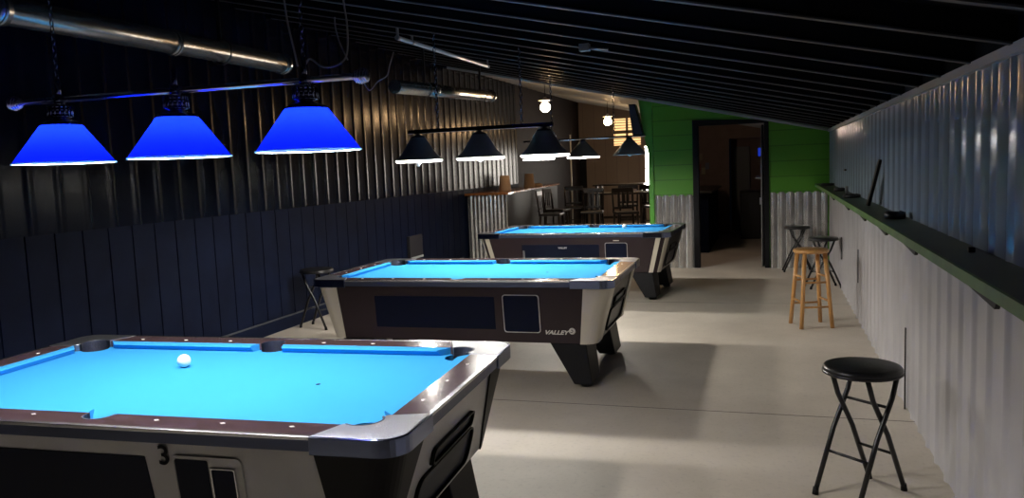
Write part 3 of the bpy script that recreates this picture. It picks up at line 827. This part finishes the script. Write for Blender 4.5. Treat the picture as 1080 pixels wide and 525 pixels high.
# ------------------------------------------------------------------ bar counter and rolls
t = thing('bar_counter', 'tall counter with wooden top and corrugated metal front at the left wall', 'counter', (0, 0, 0))
X0 = XL+.035
CF = [(X0, 12.72), (-4.16, 12.72), (-4.66, 18.0), (X0, 18.0)]
b = MB(); b.prism([(CF[0][0], CF[0][1]+.03), (CF[1][0]-.03, CF[1][1]+.03), CF[2], CF[3]], 0, 1.16); b.done('counter_body', M['black'], t)
ribbed('X', 12.745, X0, -4.17, 1.16, 0, .0705, .0705, .016, -1, M['galv'], sub=8, phase=-4.93).done('corrugated_front', M['galv'], t, normals=False)
b = MB(); b.prism([(X0, 12.60), (-4.10, 12.60), (-4.60, 18.0), (X0, 18.0)], 1.165, 1.20); b.done('counter_top', M['barwood'], t, bev=.006)
def roll(x, y, h, r, label):
    t = thing('paper_roll', label, 'paper roll', (x, y, 1.201))
    b = MB(); b.lathe([(.02, 0), (r*1.08, 0), (r*1.10, .02), (r*.92, h*.55), (r*.85, h), (.02, h), (.02, 0)], (0, 0, 0), None, 24); b.done('paper', M['paper'], t)
    b = MB(); b.lathe([(.016, .002), (.02, .002), (.02, h+.004), (.016, h+.004), (.016, .002)], (0, 0, 0), None, 16); b.done('core', M['beige'], t)
roll(-4.40, 13.35, .27, .10, 'nearer beige paper roll standing on the wooden counter')
roll(-4.50, 15.2, .27, .10, 'farther beige paper roll standing on the wooden counter')
b = MB(); b.lathe([(0, 0), (.10, 0), (.12, .03), (.09, .06), (0, .065)], (0, 0, 0), None, 20)
tag(b.done('cloth_bundle', M['paper'], None, (-4.50, 15.75, 1.201)), 'low beige cloth bundle beside the farther paper roll', 'cloth')
# raised panel drawn in place of a reflection on the black wainscot
t = thing('reflection_panel', 'grey flat panel standing in for a reflection low on the black wall', 'reflection panel', (XL, 10.56, .36))
b = MB(); b.box((0, -.22, .02), (.05, .22, .33), bev=.008); b.done('reflection_face', M['dim'], t)
b = MB(); b.box((0, -.21, 0), (.06, .21, .03), bev=.004); b.done('reflection_edge', M['light_trim'], t)
# pale pole in the bar room
b = MB(); b.cyl((-4.22, 17.6, 0), (-4.22, 17.6, 2.28), .018, n=14); b.cyl((-4.22, 17.6, 0), (-4.22, 17.6, .03), .10, n=20)
tag(b.done('standing_pole', M['light_trim']), 'thin pale upright pole standing beyond the wooden counter', 'pole')
# dark slanted speaker on the green wall's edge
t = thing('wall_speaker', 'black slanted speaker hung high at the green wall edge', 'speaker', (-1.87, 12.10, 2.0))
b = MB(); b.hexa([(-.055, -.09, 0), (.10, -.09, 0), (.10, .09, 0), (-.055, .09, 0)], [(-.11, -.09, .47), (-.01, -.09, .47), (-.01, .09, .47), (-.11, .09, .47)]); b.done('speaker_cabinet', M['black'], t, bev=.006)
b = MB(); b.hexa([(-.045, -.096, .02), (.088, -.096, .02), (.088, -.09, .02), (-.045, -.09, .02)], [(-.10, -.096, .45), (-.022, -.096, .45), (-.022, -.09, .45), (-.10, -.09, .45)]); b.done('grille', M['liner'], t)

# ------------------------------------------------------------------ bar furniture in the far room
def bar_chair():
    t = thing('bar_chair', 'dark wooden bar chair nearest the pale pole', 'bar chair', (0, 0, 0), 0, 'dark bar chairs in the far room')
    b = MB(); b.box((-.20, -.20, .70), (.20, .20, .745), bev=.012); b.done('seat', M['vinyl'], t)
    for sx in (1, -1):
        for sy_ in (1, -1):
            b = MB(); b.cyl((sx*.20, sy_*.20, 0), (sx*.17, sy_*.17, .70), .018, .020, n=10); b.done('leg', M['darkwood'], t)
    b = MB()
    for sx in (1, -1): b.cyl((sx*.18, .18, .72), (sx*.19, .23, 1.13), .018, .015, n=10)
    b.box((-.20, .215, 1.07), (.20, .245, 1.16), bev=.01)
    for k in (-1, 0, 1): b.box((k*.08-.018, .205, .80), (k*.08+.018, .22, 1.08))
    b.box((-.18, .20, .78), (.18, .22, .82)); b.done('backrest', M['darkwood'], t)
    b = MB()
    for z in (.22, .40):
        b.cyl((-.19, -.19, z), (.19, -.19, z), .011, n=8); b.cyl((-.19, .19, z+.05), (.19, .19, z+.05), .011, n=8)
        b.cyl((-.19, -.19, z+.03), (-.19, .19, z+.03), .011, n=8); b.cyl((.19, -.19, z+.03), (.19, .19, z+.03), .011, n=8)
    b.done('stretcher', M['darkwood'], t); return t
ch = bar_chair(); ch.location = (-3.88, 16.4, 0); ch.rotation_euler = (0, 0, .3)
G = 'dark bar chairs in the far room'
for (x, y, a, lab) in (
    (-3.15, 14.72, .1, 'dark bar chair with back, left end of the high table'),
    (-2.80, 16.7, 3.3, 'dark bar chair on the far side of the high table'),
    (-2.45, 14.3, .4, 'dark bar chair with back, front of the high table'),
    (-2.15, 16.1, 2.6, 'dark bar chair at the right end by the white window'),
    (-3.80, 14.2, 1.6, 'dark bar chair pulled up to the counter side, nearer one'),
    (-4.02, 15.5, 1.4, 'dark bar chair pulled up to the counter side, farther one')):
    dup(ch, (x, y, 0), a, lab, G)
def high_table(x, y, sx, sy_, h, label):
    t = thing('high_table', label, 'table', (x, y, 0), 0)
    b = MB(); b.box((-sx, -sy_, h-.035), (sx, sy_, h), bev=.008); b.done('table_top', M['darkwood'], t)
    for i in (1, -1):
        for j in (1, -1):
            b = MB(); b.box((i*(sx-.08)-.03, j*(sy_-.08)-.03, 0), (i*(sx-.08)+.03, j*(sy_-.08)+.03, h-.035), bev=.005); b.done('leg', M['darkwood'], t)
    b = MB(); b.box((-sx+.08, -.02, .30), (sx-.08, .02, .36)); b.done('foot_rail', M['darkwood'], t)
    return t
high_table(-2.62, 15.4, .70, .35, 1.05, 'dark high table in the far bar room')
high_table(-3.35, 18.9, .60, .35, 1.12, 'dark high table behind, against the beige wall')
for (x, y, z, lab) in ((-2.35, 15.3, 1.051, 'small white dish on the dark high table near the window'),
                       (-2.62, 15.25, 1.051, 'small white dish on the middle of the dark high table')):
    b = MB(); b.lathe([(0, 0), (.04, 0), (.07, .02), (.066, .022), (.036, .006), (0, .006)], (0, 0, 0), None, 20)
    tag(b.done('dish', M['white'], None, (x, y, z)), lab, 'dish')

# hall beyond the door
t = thing('hall_counter', 'dark counter along the left side of the room beyond the door', 'counter', (0, 0, 0))
b = MB(); b.box((-1.56, 14.2, 0), (-1.0, 17.0, 1.03)); b.done('counter_body', M['black_board'], t)
b = MB(); b.box((-1.56, 14.1, 1.03), (-.93, 17.1, 1.07), bev=.008); b.done('counter_top', M['darkwood'], t)
b = MB(); b.box((-.55, 16.6, 0), (-.05, 17.2, .95), bev=.02)
tag(b.done('dark_cabinet', M['darkwood']), 'dark low cabinet deep in the room beyond the door', 'cabinet')
b = MB(); b.box((-.24, 18.42, 1.62), (-.09, 18.46, 1.83), bev=.006)
sg = tag(b.done('blue_screen', M['black']), 'small blue glowing screen beyond the doorway', 'screen')
b = MB(); b.box((-.225, 18.412, 1.635), (-.105, 18.42, 1.815)); b.done('lit_face', M['blue_sign'], sg)
for i, (x, z, c, lab) in enumerate(((-1.42, 1.38, (.35,.08,.05), 'red'), (-1.33, 1.30, (.5,.42,.25), 'yellowish'), (-1.25, 1.40, (.25,.25,.3), 'grey'), (-1.38, 1.60, (.4,.3,.2), 'tan'))):
    t = thing('wall_card', '%s card pinned on the wall beyond the doorway' % lab, 'card', (x, 17.59, z), 0)
    b = MB(); b.box((-.04, -.006, 0), (.04, .004, .14), bev=.002); b.done('card_sheet', mat('card_'+lab, c, .6), t)

# ------------------------------------------------------------------ stools
def folding_stool(x, y, rz, h, label, group='black folding stools'):
    t = thing('folding_stool', label, 'stool', (x, y, 0), rz, group)
    b = MB(); b.lathe([(0, h), (.15, h), (.168, h-.004), (.176, h-.014), (.176, h-.030), (.170, h-.036), (0, h-.038)], (0, 0, 0), None, 40); b.done('seat', M['vinyl'], t)
    b = MB(); b.lathe([(.174, h-.024), (.179, h-.026), (.179, h-.036), (.172, h-.040), (.155, h-.040)], (0, 0, 0), None, 40); b.done('seat_rim', M['blackm'], t)
    for s, w in ((1, .118), (-1, .095)):
        b = MB(); top = (.095*s); foot = -.185*s
        for sx in (1, -1):
            b.tube([(sx*w, top, h-.035), (sx*w, top*.55, h-.035-(h*.18)), (sx*w, foot*.30, h*.48), (sx*w, foot, .012)], .0122, None, 10)
        b.cyl((-w, top, h-.04), (w, top, h-.04), .009, n=10)
        zz = .20; vv = foot*(1-(zz/(h*.48))*.7)
        b.cyl((-w, vv, zz), (w, vv, zz), .0075, n=8)
        if s == 1: b.cyl((-w, top*.35, h*.70), (w, top*.35, h*.70), .0075, n=8)
        fr = b.done('leg_frame', M['blackm'], t)
        for sx in (1, -1):
            b = MB(); b.cyl((sx*w, foot*1.0, 0), (sx*w, foot*.97, .035), .0155, .0135, n=12); b.done('rubber_foot', M['black'], fr)
    return t
folding_stool(.412, 4.01, math.radians(-42), .628, 'black folding stool standing alone nearest the camera')
folding_stool(.62, 10.38, math.radians(-75), .62, 'black folding stool behind the wooden stool by the white wall')
folding_stool(.37, 11.86, math.radians(95), .64, 'farthest black folding stool, beside the corrugated wainscot and doorway')
folding_stool(-4.58, 7.40, math.radians(80), .63, 'black folding stool at the black wall left of the middle table')

t = thing('wooden_stool', 'honey coloured round wooden bar stool beside the white wall', 'stool', (.372, 8.02, 0), math.radians(18))
H = .74
b = MB(); b.lathe([(0, H), (.14, H), (.158, H-.008), (.163, H-.02), (.158, H-.034), (.145, H-.040), (0, H-.040)], (0, 0, 0), None, 36); b.done('seat', M['honey'], t)
for sx in (1, -1):
    for sy_ in (1, -1):
        b = MB(); b.cyl((sx*.145, sy_*.145, 0), (sx*.095, sy_*.095, H-.04), .019, .021, n=14); b.done('leg', M['honey'], t)
def lp(sx, sy_, z): k = z/(H-.04); q = .145-.05*k; return (sx*q, sy_*q, z)
for z, prs in ((.20, (((-1, -1), (1, -1)), ((-1, 1), (1, 1)))), (.25, (((-1, -1), (-1, 1)), ((1, -1), (1, 1)))), (.43, (((-1, -1), (1, -1)), ((-1, 1), (1, 1)))), (.48, (((-1, -1), (-1, 1)), ((1, -1), (1, 1))))):
    for a, c in prs:
        b = MB(); b.cyl(lp(*a, z), lp(*c, z), .010, n=10); b.done('rung', M['honey'], t)

# ------------------------------------------------------------------ drink ledge on the right wall
t = thing('wall_ledge', 'long narrow green drink ledge along the pale ribbed wall', 'shelf', (0, 0, 0))
b = MB(); b.box((.632, 1.2, 1.188), (XR-.004, YB-.02, 1.208), bev=.003); b.done('ledge_board', M['green_dark'], t)
b = MB(); b.box((.618, 1.2, 1.170), (.632, YB-.02, 1.211), bev=.002); b.done('front_edge', M['ledge_edge'], t)
y = 11.2
for y in (2.75, 4.1, 5.05, 6.1, 7.3, 8.9, 10.6):
    b = MB(); b.hexa([(.622, y-.01, 1.162), (XR-.02, y-.01, 1.12), (XR-.02, y+.01, 1.12), (.622, y+.01, 1.162)], [(.622, y-.01, 1.172), (XR-.02, y-.01, 1.188), (XR-.02, y+.01, 1.188), (.622, y+.01, 1.172)])
    b.prism_axis([(y-.16, 1.171), (y+.20, 1.171), (y-.14, 1.150)], .620, .634, 'X')
    b.done('bracket', M['black'], t)
# leaning black object and ash trays
t = thing('black_board_strip', 'narrow black strip leaning upright against the wall on the ledge', 'board', (.735, 6.75, 1.2095))
b = MB(); b.hexa([(-.018, -.05, 0), (.006, -.05, 0), (.006, .05, 0), (-.018, .05, 0)], [(.040, -.26, .345), (.060, -.26, .345), (.060, -.17, .345), (.040, -.17, .345)])
b.done('strip', M['black'], t, bev=.004)
b = MB(); b.box((.040, -.25, .343), (.058, -.18, .352)); b.done('end_cap', M['dim'], t)
def tray(x, y, r, h, label):
    b = MB(); b.lathe([(0, 0), (r, 0), (r*1.05, h*.5), (r, h), (r*.82, h), (r*.75, h*.35), (0, h*.3)], (0, 0, 0), None, 24)
    for i in range(4):
        a = PI/4+i*PI/2; b.box((math.cos(a)*r*.85-.008, math.sin(a)*r*.85-.008, h*.9), (math.cos(a)*r*.85+.008, math.sin(a)*r*.85+.008, h*1.12))
    return tag(b.done('ash_tray', M['vinyl'], None, (x, y, 1.2085)), label, 'ashtray', 'black ash trays on the ledge')
tray(.735, 5.40, .060, .040, 'black ash tray on the ledge, nearer than the leaning strip')
tray(.730, 8.05, .075, .030, 'wide black ash tray on the ledge just beyond the leaning strip')
tray(.735, 9.5, .055, .035, 'small black ash tray on the ledge past the wide one')
tray(.730, 11.3, .08, .03, 'black ash tray at the far end of the ledge by the green wall')
b = MB(); b.box((-.012, -.012, 0), (.012, .012, .022), bev=.003)
tag(b.done('chalk_cube', M['decal_black'], None, (.76, 3.55, 1.2085)), 'small dark chalk cube on the near end of the ledge', 'chalk')
b = MB(); b.cyl((0, 0, 0), (0, 0, .07), .014, n=14)
tag(b.done('small_jar', M['grey'], None, (.77, 9.05, 1.2085)), 'tiny grey cylinder on the ledge beside the small ash tray', 'jar')
b = MB(); b.box((-.02, -.06, 0), (.0, .06, .018), bev=.004)
tag(b.done('wall_clip', M['black'], None, (XR-.02, 9.5, 1.43)), 'small black clip fixed on the wall above the far ash trays', 'clip')

# ------------------------------------------------------------------ world and colour
w = bpy.data.worlds.new('world'); SC.world = w; w.use_nodes = True
w.node_tree.nodes['Background'].inputs['Color'].default_value = (.02, .03, .06, 1)
w.node_tree.nodes['Background'].inputs['Strength'].default_value = .02
vs = SC.view_settings
vs.view_transform = 'Standard'; vs.look = 'None'; vs.gamma = 1; vs.use_curve_mapping = False; vs.exposure = 0.0
